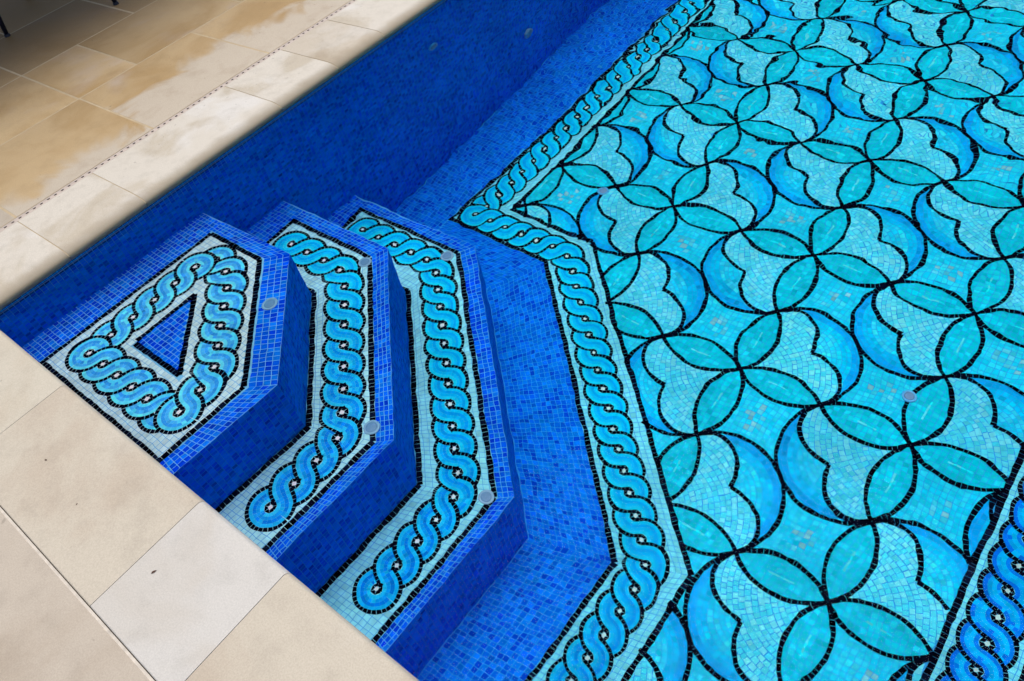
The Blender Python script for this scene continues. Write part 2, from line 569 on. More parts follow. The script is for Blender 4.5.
M_TILE = glass_tile()
M_WATER = water_mat()
M_TERR = stone('golden_sandstone', (0.385, 0.28, 0.148), (0.315, 0.21, 0.092), (0.39, 0.32, 0.26), 1.7, 0.40, 0.62, seed=3.1, bleach=0.9)
M_COPL = stone('white_sandstone', (0.49, 0.455, 0.385), (0.41, 0.362, 0.28), (0.54, 0.525, 0.485), 3.0, 0.50, 0.66, seed=8.4, lip_shade=0.85)
M_COPT = stone('tan_sandstone', (0.43, 0.38, 0.30), (0.34, 0.285, 0.205), (0.48, 0.45, 0.39), 2.4, 0.45, 0.62, seed=5.0, lip_shade=0.85)
M_COPF = stone('cream_sandstone', (0.44, 0.402, 0.318), (0.40, 0.347, 0.262), (0.46, 0.434, 0.37), 2.0, 0.46, 0.66, seed=1.7)
M_COPW = stone('grey_white_sandstone', (0.45, 0.432, 0.39), (0.42, 0.392, 0.34), (0.47, 0.455, 0.42), 2.6, 0.5, 0.7, seed=12.3)
M_COPP = stone('pink_sandstone', (0.425, 0.38, 0.298), (0.385, 0.328, 0.25), (0.44, 0.405, 0.336), 2.2, 0.45, 0.65, seed=21.7)
M_FRONT = stone('beige_sandstone', (0.385, 0.335, 0.265), (0.335, 0.28, 0.212), (0.41, 0.365, 0.30), 2.0, 0.45, 0.65, seed=16.0)
M_MORTAR = plain('mortar', (0.41, 0.325, 0.20), 0.9)
M_MORTF = plain('pale_mortar', (0.54, 0.485, 0.40), 0.9, 0, 0.25, 45)
M_DRAIN = plain('drain_plastic', (0.46, 0.39, 0.33), 0.6)
M_DARK = plain('drain_void', (0.08, 0.06, 0.05), 0.9)
M_DISC = plain('grey_plastic', tuple(wet(84, 134, 164)), 0.4, 0, 0.06, 60)
M_CAP = plain('slate_plastic', tuple(wet(56, 104, 140)), 0.45, 0, 0.1, 80)
M_DISC2 = plain('pale_plastic', tuple(wet(30, 130, 186)), 0.35, 0, 0.06, 60)
M_IRON = plain('dark_blue_metal', (0.012, 0.014, 0.03), 0.4, 0.3)
M_SLING = plain('dark_woven_fabric', (0.03, 0.028, 0.03), 0.85)
M_CANVAS = plain('brown_canvas', (0.07, 0.05, 0.035), 0.9)
M_LEAF = plain('dry_leaf', (0.06, 0.025, 0.012), 0.8)
M_EARTH = plain('dry_earth', (0.22, 0.18, 0.12), 0.95, 0, 0.2, 0.6)

# ------------------------------------------------------------------ outlines of the steps (plan)
N1 = [(-0.018, 0.903), (0.565, 0.918), (1.046, 0.446), (1.024, -0.01)]
N2 = [(-0.018, 1.270), (0.672, 1.284), (1.366, 0.586), (1.345, -0.01)]
N3 = [(-0.018, 1.645), (0.776, 1.674), (1.712, 0.752), (1.690, -0.01)]
OUT1 = [(0.128, 0.842), (0.490, 0.844), (0.964, 0.382), (0.948, 0.012)]
OUT2 = [(0.130, 1.208), (0.645, 1.213), (1.318, 0.545), (1.300, 0.012)]
OUT3 = [(0.085, 1.594), (0.735, 1.612), (1.662, 0.715), (1.645, 0.012)]
LW = 0.023


def riser(parent, N, ztop, zbot):
    T = Tiles()
    nz = round((ztop - zbot) / 0.0215)
    for i in range(len(N) - 1):
        a, b = np.array(N[i]), np.array(N[i + 1])
        ln = np.linalg.norm(b - a)
        t = (b - a) / ln
        nrm = np.array([t[1], -t[0]])
        if nrm @ (a + b) < 0: nrm = -nrm
        q = grid(0, ln, 0, ztop - zbot, 0.0215, 0.0006)
        q = shrink(q)

        def put(qq, d):
            P = a + t * qq[..., :1] + nrm * d
            return np.concatenate([P, zbot + qq[..., 1:]], -1)
        T.add(put(q, 0.0), jit(len(q), DEEP, 0.13))
        bed = np.array([[(0, 0), (ln, 0), (ln, ztop - zbot), (0, ztop - zbot)]], float)
        T.add(put(bed, -0.0015), [GROUT[4] * 0.95])
    return T.build('riser', M_TILE, parent)


def bed_poly(T, poly, z, col):
    """grout bed as a strip of quads along x"""
    bm = bmesh.new()
    f = bm.faces.new([bm.verts.new((p[0], p[1], z)) for p in poly])
    bmesh.ops.triangulate(bm, faces=[f])
    q = []
    for f in bm.faces:
        a, b, c = [v.co for v in f.verts]
        m1 = (a + b) / 2; m2 = (b + c) / 2; m3 = (c + a) / 2; g = (a + b + c) / 3
        for x in ((a, m1, g, m3), (b, m2, g, m1), (c, m3, g, m2)):
            v = [tuple(p) for p in x]
            n = (x[1] - x[0]).cross(x[2] - x[0])
            q.append(v if n.z > 0 else v[::-1])
    bm.free()
    T.add(q, [col])


def up_faces(q):
    """make plan quads face upwards"""
    q = np.asarray(q)
    a = q[:, 1] - q[:, 0]; b = q[:, 2] - q[:, 0]
    s = a[:, 0] * b[:, 1] - a[:, 1] * b[:, 0]
    q = q.copy(); q[s < 0] = q[s < 0][:, ::-1]
    return q


def lay(T, q, z, cols, amp=0.12, g=GAP):
    q = shrink(q, g)
    T.add(flat(up_faces(q), z, 0.0001), jit(len(q), cols, amp))


# ---- topmost step
s1 = empty('pool_step', (0.5, 0.0, D1))
tag(s1, 'topmost pool step with a blue tiled triangle inside three braided mosaic bands', 'pool step', 'blue mosaic pool steps in the corner')
T = Tiles()
bed_poly(T, [(-0.018, -0.01)] + N1, D1 - 0.0015, GROUT[1])
lay(T, grid(-0.018, 0.128, 0, 0.842), D1, BLUES, 0.10, 0.0013)
lay(T, grid(-0.018, 0.128, 0.842, 0.901), D1, BLUES)
lay(T, rows_between(OUT1, [(0.128, 0.905)] + N1[1:3] + [(1.024, 0.0)], 4), D1, BLUES, 0.10, 0.0012)
inner1 = [(0.14, 0.012), (0.14, 0.83), (0.476, 0.83), (0.946, 0.376), (0.938, 0.012)]
tri = [(0.379, 0.266), (0.714, 0.268), (0.376, 0.590)]
q = grid(0.135, 0.965, 0.004, 0.845); c = q.mean(1)
k = inpoly(c, [(0.143, 0.0), (0.143, 0.830), (0.474, 0.830), (0.941, 0.370), (0.934, 0.0)]) & ~inpoly(c, [(0.384, 0.271), (0.703, 0.272), (0.382, 0.580)])
lay(T, q[k], D1, [LIGHT[1]], 0.07)
T.build('tread', M_TILE, s1)
T = Tiles()
lay(T, q[inpoly(c, [(0.397, 0.285), (0.672, 0.286), (0.394, 0.552)])], D1, BLUES)
T.build('blue_triangle', M_TILE, s1)
T = Tiles()
B1 = [(0.140, 0.012), (0.140, 0.831), (0.477, 0.831), (0.947, 0.374), (0.937, 0.012)]
line_tiles(T, B1, LW, D1 + 0.0008)
line_tiles(T, [(0.13, 0.016), (0.945, 0.016)], 0.032, D1 + 0.001)
T.build('border_line', M_TILE, s1)
T = Tiles()
line_tiles(T, [(0.395, 0.279), (0.690, 0.279), (0.389, 0.566), (0.389, 0.290)], 0.023, D1 + 0.0008)
T.build('triangle_border', M_TILE, s1)
left = Braid([(0.268, 0.150), (0.254, 0.665)], 5, 1, z=D1)
foot = Braid([(0.271, 0.150), (0.775, 0.150)], 5, 1, z=D1, caps=(True, True))
diag = Braid([(0.300, 0.735), (0.430, 0.705), (0.805, 0.345), (0.829, 0.180)], 8, 1, r=0.12, z=D1)
left.over = [foot]; foot.over = [diag]; diag.over = [left]
T = Tiles(); left.build(T); T.build('braid_band', M_TILE, s1)
T = Tiles(); foot.build(T); T.build('braid_band', M_TILE, s1)
T = Tiles(); diag.build(T); T.build('braid_band', M_TILE, s1)
riser(s1, N1, D1 - 0.0008, D2)


def lower_step(level, N_in, N_out, OUT, zt, zb, path, gaps, label, xl):
    s = empty('pool_step', (N_out[2][0] - 0.2, 0.0, zt))
    tag(s, label, 'pool step', 'blue mosaic pool steps in the corner')
    T = Tiles()
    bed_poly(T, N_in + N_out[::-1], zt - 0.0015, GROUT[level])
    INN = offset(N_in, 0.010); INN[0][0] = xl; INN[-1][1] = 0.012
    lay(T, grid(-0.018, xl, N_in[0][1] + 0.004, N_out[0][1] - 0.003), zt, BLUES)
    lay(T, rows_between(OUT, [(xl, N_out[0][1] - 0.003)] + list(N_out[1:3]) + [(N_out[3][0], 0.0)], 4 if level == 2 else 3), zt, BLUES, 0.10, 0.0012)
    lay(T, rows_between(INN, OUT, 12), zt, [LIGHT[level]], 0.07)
    T.build('tread', M_TILE, s)
    T = Tiles()
    ln_in = offset(N_in, 0.0125); ln_in[0][0] = xl; ln_in[-1][1] = 0.012
    ln_out = offset(OUT, -0.011)
    line_tiles(T, ln_in, LW, zt + 0.0008)
    T.build('border_line', M_TILE, s)
    T = Tiles()
    line_tiles(T, ln_out, LW, zt + 0.0008)
    line_tiles(T, [(xl + 0.011, N_in[0][1] + 0.02), (xl + 0.011, OUT[0][1])], LW, zt + 0.001)
    line_tiles(T, [(ln_in[-1][0], 0.016), (ln_out[-1][0], 0.016)], 0.032, zt + 0.001)
    T.build('border_line', M_TILE, s)
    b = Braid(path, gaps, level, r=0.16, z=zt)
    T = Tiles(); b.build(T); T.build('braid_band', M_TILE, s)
    riser(s, N_out, zt - 0.0008, zb)


lower_step(2, N1, N2, OUT2, D2, D3, [(0.252, 1.080), (0.600, 1.088), (1.190, 0.500), (1.187, 0.156)], 14,
           'middle pool step with one bent braided band of fifteen eyes', 0.130)
lower_step(3, N2, N3, OUT3, D3, DF, [(0.206, 1.482), (0.680, 1.492), (1.525, 0.655), (1.521, 0.204)], 20,
           'lowest and longest pool step with a bent braided band, beside the plain blue floor', 0.085)

# ------------------------------------------------------------------ pool floor
FB = [(0.288, 1.945), (0.925, 1.960), (2.042, 0.850), (2.012, 0.0)]        # outer black line of the floor band
FP = [(0.556, 2.168), (1.066, 2.176), (2.306, 0.962), (2.290, 0.0)]        # inner one
FARB = [(0.288, 1.945), (0.370, 2.909), (0.423, 4.174), (0.52, POOL_Y)]
FARP = [(0.556, 2.168), (0.614, 3.181), (0.640, 4.243), (0.72, POOL_Y)]

T = Tiles()
bed_poly(T, [(-0.018, -0.01), (POOL_X, -0.01), (POOL_X, POOL_Y), (-0.018, POOL_Y)], DF - 0.0015, GROUT[4])
q1 = rows_between(offset(N3, 0.003), FB, 14, 0.0215, 0.0014)
q1 = q1[q1.mean(1)[:, 0] > 0.29]
lay(T, q1, DF, FLOOR_BLUES, 0.09)
q2 = grid(-0.018, 0.52, 1.645, POOL_Y, 0.0215, 0.0012, 0.004, 0.5)
c = q2.mean(1)
bandpoly = FARB + [(POOL_X, POOL_Y), (POOL_X, 1.0), (0.9, 1.952)]
k = ~inpoly(c, bandpoly) & ((c[:, 1] > 1.952) | (c[:, 0] < 0.29))
lay(T, q2[k], DF, FLOOR_BLUES, 0.09)
q3 = grid(3.345, POOL_X, 0, POOL_Y, 0.0215, 0.0012, 0.004, 0.5)
lay(T, q3, DF, FLOOR_BLUES, 0.09)
fl = T.build('pool_floor', M_TILE)
tag(fl, kind='structure')

# ---- petal carpet
P0 = np.array([2.044, 1.852]); PP = 0.352
NODE = {(0, 0): (0.001, 0.015), (0, 1): (0.012, 0.019), (0, 2): (0.01, 0.039), (-1, 2): (-0.01, 0.031), (1, 2): (0.012, 0.019),
        (2, 2): (0.011, -0.008), (1, 0): (0.007, 0.018), (2, 1): (0.019, 0.006), (2, -2): (0.011, -0.009), (2, -1): (0.021, -0.006),
        (1, -2): (0.01, -0.025), (3, -2): (-0.012, 0.0), (-1, 0): (-0.03, 0.006), (-2, 1): (-0.038, 0.035), (-2, 2): (-0.016, 0.02),
        (0, 4): (-0.008, -0.011), (-1, 4): (-0.01, -0.011), (-2, 4): (-0.023, 0.021), (0, 5): (-0.005, -0.021), (0, 6): (-0.002, -0.051),
        (1, 6): (0.0, -0.099), (-2, 5): (-0.026, -0.004), (-2, 6): (-0.005, -0.032), (-2, 3): (-0.033, 0.02), (0, 8): (-0.003, -0.128),
        (2, 8): (0.0, -0.15), (-2, 8): (-0.01, -0.10), (2, 6): (0.0, -0.10), (2, 4): (0.0, -0.03)}
NK = np.array(list(NODE.keys()), float); NV = np.array(list(NODE.values()))


def pmap(u):
    """pattern coordinates -> plan, with the unevenness of hand-laid work"""
    u = np.asarray(u, float)
    d2 = ((u[..., None, :] - NK) ** 2).sum(-1)
    w = np.exp(-d2 / (2 * 0.75 ** 2)) + 1e-4 / (1 + d2)
    w /= w.sum(-1, keepdims=True)
    return P0 + PP * u + (w[..., None] * NV).sum(-2)


RR = math.sqrt(0.5)
LOBE = [(0, 1), (.06, 1.048), (.13, 1.090), (.24, 1.103), (.33, 1.085), (.42, 1.045), (.49, .985), (.55, .90), (.59, .81), (.612, .71), (.62, .62)]
LOBE2 = [(b, a) for a, b in LOBE]
HEART = [(0, 0)] + LOBE2[:-1] + LOBE[::-1]


def in_petal(u):
    x, y = u[:, 0], u[:, 1]
    h = np.zeros(len(u), bool)
    ax = np.zeros(len(u)); al = np.zeros(len(u))
    m = 2 * np.round(x / 2); j = np.floor(y)
    a = (np.hypot(x - m - .5, y - j - .5) < RR) & (np.hypot(x - m + .5, y - j - .5) < RR)
    m2 = 2 * np.round(y / 2); i = np.floor(x)
    b = (np.hypot(y - m2 - .5, x - i - .5) < RR) & (np.hypot(y - m2 + .5, x - i - .5) < RR)
    ax = np.where(a, np.abs(x - m), np.abs(y - m2)); al = np.where(a, np.abs(y - j - .5), np.abs(x - i - .5))
    return a | b, ax, al


def heart_cells(u0, u1, v0, v1):
    for i in range(u0, u1):
        for j in range(v0, v1):
            if (i % 2 == 0 and j % 2 == 0): yield i, j, 1
            elif (i % 2 == 1 and j % 2 == 1): yield i, j, -1


def local(u, i, j, s):
    return u - np.array([i, j]) if s > 0 else np.array([i + 1, j + 1]) - u


U0, U1, V0, V1 = -6, 4, -7, 18
CARPET = FP[:-1] + [(2.290, 0.0), (3.095, 0.0), (3.095, POOL_Y)] + FARP[::-1][:-1]


def on_carpet(p): return inpoly(p, CARPET)


C_PETAL = [wet(0, 176, 196), wet(0, 168, 190), wet(10, 184, 202)]
C_STREAK = wet(64, 196, 208)
C_HEART = [wet(62, 202, 226), wet(44, 194, 222), wet(80, 212, 230), wet(54, 198, 220)]
C_PLAIN = [wet(12, 190, 228), wet(6, 182, 224), wet(24, 198, 230), wet(16, 186, 220)]
C_SPECK = [wet(54, 178, 200), wet(84, 172, 180), wet(36, 184, 212)]
C_CR_OUT = [wet(0, 132, 216), wet(0, 142, 220)]
C_CR_MID = [wet(0, 160, 226), wet(0, 170, 230)]
C_CR_IN = [wet(10, 182, 230), wet(30, 190, 230)]

T = Tiles()
hc = list(heart_cells(U0, U1, V0, V1))
centres = np.array([(i + .5, j + .5) for i, j, s in hc])
pt = 0.0215 / PP
# plain ground and petals on a wandering grid
q = grid(U0, U1, V0, V1, pt, pt * 0.05, pt * 0.30, 1.3)
c = q.mean(1)
k = on_carpet(pmap(c))
q, c = q[k], c[k]
pet, ax, al = in_petal(c)
dmin = np.full(len(c), 9.0)
for cc in centres:
    dmin = np.minimum(dmin, np.hypot(c[:, 0] - cc[0], c[:, 1] - cc[1]))
pl = ~pet & (dmin >= RR - 0.01)
lay(T, pmap(q[pl]), DF, C_PLAIN, 0.055)
sel = np.concatenate(T.q)[-pl.sum():]
cp = c[pl]
# grey-brown chips gathered in the middle of each open field
loc = cp - np.floor(cp)
ii, jj = np.floor(cp[:, 0]).astype(int), np.floor(cp[:, 1]).astype(int)
fld = (ii + jj) % 2 == 1
dd = np.hypot(loc[:, 0] - 0.5, loc[:, 1] - 0.5)
sp = fld & (rng.random(len(cp)) < np.where(dd < 0.10, 0.55, np.where(dd < 0.17, 0.28, 0.0)))
T.c[-1][sp] = jit(sp.sum(), C_SPECK, 0.12)
# petals, finer tiles
qp, ax, al = q[pet], ax[pet], al[pet]
lay(T, pmap(qp), DF, C_PETAL, 0.09, 0.0011)
# paler glass along the middle of the petals, deeper near the outline
T.c[-1] *= np.interp(ax, [0.0, 0.10, 0.20], [1.05, 1.0, 0.95])[:, None]
# pale streak down the middle of each petal, a thin course of its own
ST = []
for i in range(U0, U1 + 1):
    for j in range(V0, V1 + 1):
        if i % 2 == 0: ST.append(((i, j + .36), (i, j + .62)))
        if j % 2 == 0: ST.append(((i + .38, j), (i + .64, j)))
for a, b in ST:
    s_ = strip(pmap(np.array([a, b])), 0.008, 0.02)
    s_ = s_[on_carpet(s_.mean(1))]
    if len(s_): T.add(flat(up_faces(shrink(s_, 0.0006)), DF + 0.0004, 0.00002), jit(len(s_), [C_STREAK, C_PETAL[2] * 1.25], 0.1))
# hearts: courses that follow the petals round the corner; crescents: courses that follow the rim
for i, j, s in hc:
    mid = pmap(np.array([[i + .5, j + .5]]))[0]
    if not (-0.2 < mid[0] < 3.5 and -0.4 < mid[1] < POOL_Y): continue
    qs = []
    for r in range(0, 23):
        r0, r1 = r * pt, (r + 1) * pt
        n = max(2, round((r0 + r1) / 2 * (math.pi / 2 + .5) / pt))
        th = np.linspace(-0.25, math.pi / 2 + 0.25, n + 1)
        th[1:-1] += rng.normal(0, 0.06 * (th[1] - th[0]), n - 1)
        rr0 = r0 * np.ones(n + 1); rr1 = r1 * np.ones(n + 1)
        a = np.stack([rr0 * np.cos(th), rr0 * np.sin(th)], 1); b = np.stack([rr1 * np.cos(th), rr1 * np.sin(th)], 1)
        qs.append(np.stack([a[:-1], b[:-1], b[1:], a[1:]], 1))
    qh = np.concatenate(qs)
    qh = qh + rng.normal(0, pt * 0.04, qh.shape)
    ch = qh.mean(1)
    qh = qh[inpoly(ch, HEART)]
    g = (np.array([i, j]) + qh) if s > 0 else (np.array([i + 1, j + 1]) - qh)
    pe, _, _ = in_petal(g.mean(1))
    g = g[~pe]
    w = pmap(g); w = w[on_carpet(w.mean(1))]
    tone = 1 + 0.06 * rng.standard_normal()
    if len(w): lay(T, w, DF, np.array(C_HEART) * tone, 0.06)
    # crescent
    for r in range(0, 10):
        r1, r0 = RR - r * pt * 0.9, RR - (r + 1) * pt * 0.9
        if r0 < 0.05: break
        n = max(3, round(math.pi * 1.1 * (r0 + r1) / 2 / pt))
        th = np.linspace(math.pi / 4 - math.pi * .56, math.pi / 4 + math.pi * .56, n + 1)
        th[1:-1] += rng.normal(0, 0.06 * (th[1] - th[0]), n - 1)
        a = .5 + np.stack([r0 * np.cos(th), r0 * np.sin(th)], 1); b = .5 + np.stack([r1 * np.cos(th), r1 * np.sin(th)], 1)
        qq = np.stack([a[:-1], b[:-1], b[1:], a[1:]], 1)
        qq = qq[~inpoly(qq.mean(1), HEART)]
        g = (np.array([i, j]) + qq) if s > 0 else (np.array([i + 1, j + 1]) - qq)
        if not len(g): continue
        pe, _, _ = in_petal(g.mean(1)); g = g[~pe]
        w = pmap(g); w = w[on_carpet(w.mean(1))]
        if len(w): lay(T, w, DF, np.array([C_CR_OUT, C_CR_OUT, C_CR_MID, C_CR_MID, C_CR_IN, C_CR_IN][min(r, 5)]) * tone, 0.10)
# black lines
cnt = 0


def arc(cx, cy, a0, a1, n=24):
    a = np.radians(np.linspace(a0, a1, n))
    return np.stack([cx + RR * np.cos(a), cy + RR * np.sin(a)], 1)


def keepin(p): return on_carpet(p)


def ink(u):
    global cnt
    cnt += 1
    w = pmap(np.asarray(u))
    if w[:, 0].min() > 3.3 or w[:, 0].max() < 0.4 or w[:, 1].max() < -0.2 or w[:, 1].min() > POOL_Y: return
    curve_tiles(T, w, 0.0188, DF + 0.0006 + 0.00003 * (cnt % 17), 0.0205, keepin)


for i in range(U0, U1 + 1):
    for j in range(V0, V1 + 1):
        if i % 2 == 0:
            ink(arc(i - .5, j + .5, -45, 45)); ink(arc(i + .5, j + .5, 135, 225))
        if j % 2 == 0:
            ink(arc(i + .5, j - .5, 45, 135)); ink(arc(i + .5, j + .5, 225, 315))
for i, j, s in hc:
    o = np.array([i + .5, j + .5])
    if s > 0: ink(arc(o[0], o[1], -45, 135, 48))
    else: ink(arc(o[0], o[1], 135, 315, 48))
    for lb in (LOBE, LOBE2):
        lb = np.array(lb)
        ink((np.array([i, j]) + lb) if s > 0 else (np.array([i + 1, j + 1]) - lb))
# line round the carpet
line_tiles(T, offset(FP, 0.010)[::-1], LW, DF + 0.0014)
line_tiles(T, offset(FARP, -0.010), LW, DF + 0.0015)
line_tiles(T, [(3.103, 0.0), (3.103, POOL_Y)], LW, DF + 0.0014)
carpet = T.build('floor_mosaic', M_TILE)
tag(carpet, 'turquoise floor mosaic of four-petalled flowers, hearts and blue crescents outlined in black', 'floor mosaic')


# ---- braided borders on the floor
def far_ok(p): return p[:, 1] < POOL_Y


mb = empty('mosaic_border', (0.9, 1.9, DF))
tag(mb, 'bent braided mosaic border between the plain blue floor and the flower mosaic', 'mosaic border', 'braided borders on the pool floor')
T = Tiles()
lay(T, rows_between(FB, FP, 12), DF + 0.0001, [LIGHT[4]], 0.07)
lay(T, rows_between(FARB, FARP, 12), DF + 0.0001, [LIGHT[4]], 0.07)
T.build('pale_ground', M_TILE, mb)
T = Tiles()
line_tiles(T, offset(FB, 0.011), LW, DF + 0.0011)
line_tiles(T, offset(FARB, -0.011), LW, DF + 0.0012)
T.build('border_line', M_TILE, mb)
bf = Braid([(0.404, 2.030), (0.437, 2.330), (0.478, 3.210), (0.516, 3.690), (0.590, 5.4)], 33, 4, r=0.05, z=DF + 0.0004, caps=(True, False))
bx = Braid([(0.404, 2.045), (1.005, 2.066), (2.170, 0.905), (2.150, 0.0)], 31, 4, r=0.16, z=DF + 0.0004, caps=(True, False))
bf.over = [bx]
T = Tiles(); bf.build(T); T.build('braid_band', M_TILE, mb)
T = Tiles(); bx.build(T); T.build('braid_band', M_TILE, mb)

mr = empty('mosaic_border', (3.22, 1.4, DF))
tag(mr, 'straight braided mosaic border in darker blue on the far side of the flower mosaic', 'mosaic border', 'braided borders on the pool floor')
T = Tiles()
lay(T, grid(3.112, 3.338, 0, POOL_Y), DF + 0.0001, [LIGHT[4]], 0.07)
T.build('pale_ground', M_TILE, mr)
T = Tiles()
line_tiles(T, [(3.340, 0.0), (3.340, POOL_Y)], LW, DF + 0.0011)
T.build('border_line', M_TILE, mr)
br = Braid([(3.220, 0.158), (3.220, 5.14)], 49, 5, z=DF + 0.0004, caps=(True, False))
T = Tiles(); br.build(T); T.build('braid_band', M_TILE, mr)


# ------------------------------------------------------------------ pool walls
def wall(name, a, b, nrm, label, fine=True):
    a = np.array(a, float); b = np.array(b, float); nrm = np.array(nrm, float)
    ln = np.linalg.norm(b - a); t = (b - a) / ln
    T = Tiles()
    q = shrink(grid(0, ln, 0, -DF - 0.008, 0.0215 if fine else 0.043, 0.0005))

    def put(qq, d):
        P = a + t * qq[..., :1] + nrm * d
        return np.concatenate([P, DF + qq[..., 1:]], -1)
    cw = jit(len(q), DEEP, 0.15)
    cw[q.mean(1)[:, 1] + DF > WATER - 0.004] *= 0.35      # coping's shade painted into the course above the waterline
    T.add(put(q, 0.0), cw)
    T.add(put(np.array([[(0, WATER - DF - 0.075), (ln, WATER - DF - 0.075), (ln, WATER - DF - 0.004), (0, WATER - DF - 0.004)]], float), -0.0008), [GROUT[2]])
    T.add(put(np.array([[(0, 0), (ln, 0), (ln, -DF - 0.006), (0, -DF - 0.006)]], float), -0.0015), [GROUT[4] * 0.85])
    # bright meniscus of the waterline, painted as a pale strip
    T.add(put(np.array([[(0, WATER - DF + 0.0006), (ln, WATER - DF + 0.0006), (ln, WATER - DF + 0.0042), (0, WATER - DF + 0.0042)]], float), 0.0006), [[0.10, 0.19, 0.30]])
    o = T.build(name, M_TILE)
    tag(o, label, 'pool wall')
    return o


wall('pool_wall', (-0.018, -0.01), (-0.018, POOL_Y), (1, 0), 'deep blue tiled pool wall under the pale coping, beside the steps')
wall('pool_wall', (-0.018, -0.01), (POOL_X, -0.01), (0, 1), 'deep blue tiled pool wall that the three steps end against, below the cream coping')
wall('pool_wall', (POOL_X, 0), (POOL_X, POOL_Y), (-1, 0), 'deep blue tiled pool wall beyond the darker straight border', False)
wall('pool_wall', (0, POOL_Y), (POOL_X, POOL_Y), (0, -1), 'deep blue tiled pool wall at the end of the flower mosaic', False)

# ------------------------------------------------------------------ water
me = bpy.data.meshes.new('water')
me.from_pydata([(-0.0175, -0.0095, WATER), (POOL_X, -0.0095, WATER), (POOL_X, POOL_Y, WATER), (-0.0175, POOL_Y, WATER)], [], [(0, 1, 2, 3)])
water = link('water', me, M_WATER)
tag(water, kind='structure')


# ------------------------------------------------------------------ inlets
def disc(x, y, z, r, label, mat, normal=(0, 0, 1), h=0.0035):
    root = empty('pool_inlet', (x, y, z))
    tag(root, label, 'pool inlet', 'round inlet fittings in the pool')
    rot = Vector((0, 0, 1)).rotation_difference(Vector(normal)).to_matrix().to_4x4()

    def lathe(name, prof, m):
        bm = bmesh.new()
        n = 28
        rings = []
        for (rad, zz) in prof:
            rings.append([bm.verts.new((rad * math.cos(2 * math.pi * i / n), rad * math.sin(2 * math.pi * i / n), zz)) for i in range(n)])
        for a, b in zip(rings[:-1], rings[1:]):
            for i in range(n):
                bm.faces.new((a[i], a[(i + 1) % n], b[(i + 1) % n], b[i]))
        bm.faces.new(rings[-1])
        bm.transform(Matrix.Translation((x, y, z)) @ rot)
        bm.normal_update()
        mm = bpy.data.meshes.new(name); bm.to_mesh(mm); bm.free()
        for p in mm.polygons: p.use_smooth = False
        return link(name, mm, m, root)
    lathe('flange', [(r, 0.0), (r, h * .7), (r * .93, h), (r * .74, h), (r * .72, h * .6)], mat)
    lathe('cap', [(r * .69, h * .5), (r * .69, h * 1.05), (r * .60, h * 1.35), (r * .2, h * 1.5)], M_CAP)
    return root


disc(0.715, 0.687, D1 + 0.001, 0.031, 'grey round inlet on the blue edge of the topmost step', M_DISC)
disc(0.642, 1.172, D2 + 0.001, 0.030, 'grey round inlet at the upper bend of the middle step band', M_DISC)
disc(1.262, 0.580, D2 + 0.001, 0.030, 'grey round inlet at the lower bend of the middle step band', M_DISC)
disc(0.700, 1.560, D3 + 0.001, 0.030, 'grey round inlet at the upper bend of the lowest step band', M_DISC)
disc(1.626, 0.692, D3 + 0.001, 0.030, 'grey round inlet at the lower bend of the lowest step band', M_DISC)
disc(0.924, 2.516, DF + 0.0025, 0.030, 'blue-grey round inlet on the flower mosaic near the border corner', M_DISC2)
disc(2.685, 2.062, DF + 0.0025, 0.030, 'blue-grey round inlet on the flower mosaic beside a teal petal', M_DISC2)
disc(-0.017, 3.188, -1.102, 0.042, 'pale greenish round inlet low on the deep blue wall', M_DISC, (1, 0, 0), 0.012)
disc(-0.017, 2.431, -0.425, 0.032, 'dim round inlet high on the deep blue wall under the coping', M_DISC2, (1, 0, 0), 0.010)


# ------------------------------------------------------------------ stone work
def set_col(me, val):
    at = me.color_attributes.new('Col', 'FLOAT_COLOR', 'CORNER')
    at.data.foreach_set('color', np.tile(np.array([*val, 1], np.float32), len(me.loops)))


def slab_mesh(bm_all, x0, x1, y0, y1, z0, z1, bev=0.003):
    bm = bmesh.new()
    v = [bm.verts.new(p) for p in ((x0, y0, z0), (x1, y0, z0), (x1, y1, z0), (x0, y1, z0), (x0, y0, z1), (x1, y0, z1), (x1, y1, z1), (x0, y1, z1))]
    for f in ((3, 2, 1, 0), (4, 5, 6, 7), (0, 1, 5, 4), (1, 2, 6, 5), (2, 3, 7, 6), (3, 0, 4, 7)):
        bm.faces.new([v[i] for i in f])
    e = [e for e in bm.edges if e.verts[0].co.z > z1 - 1e-5 and e.verts[1].co.z > z1 - 1e-5]
    bmesh.ops.bevel(bm, geom=e, offset=bev, segments=2, profile=0.5, affect='EDGES')
    me = bpy.data.meshes.new('slab')
    bm.to_mesh(me); bm.free()
    set_col(me, (random.random(), random.random(), random.random()))
    return me


def join(name, meshes, mat):
    """several slabs as one mesh"""
    V, Fc, C = [], [], []
    for m in meshes:
        o = len(V)
        V += [tuple(v.co) for v in m.vertices]
        col = tuple(m.color_attributes['Col'].data[0].color)
        for p in m.polygons:
            Fc.append([o + i for i in p.vertices]); C += [col] * len(p.vertices)
        bpy.data.meshes.remove(m)
    me = bpy.data.meshes.new(name)
    me.from_pydata(V, [], Fc)
    at = me.color_attributes.new('Col', 'FLOAT_COLOR', 'CORNER')
    at.data.foreach_set('color', np.array(C, np.float32).reshape(-1))
    return link(name, me, mat)


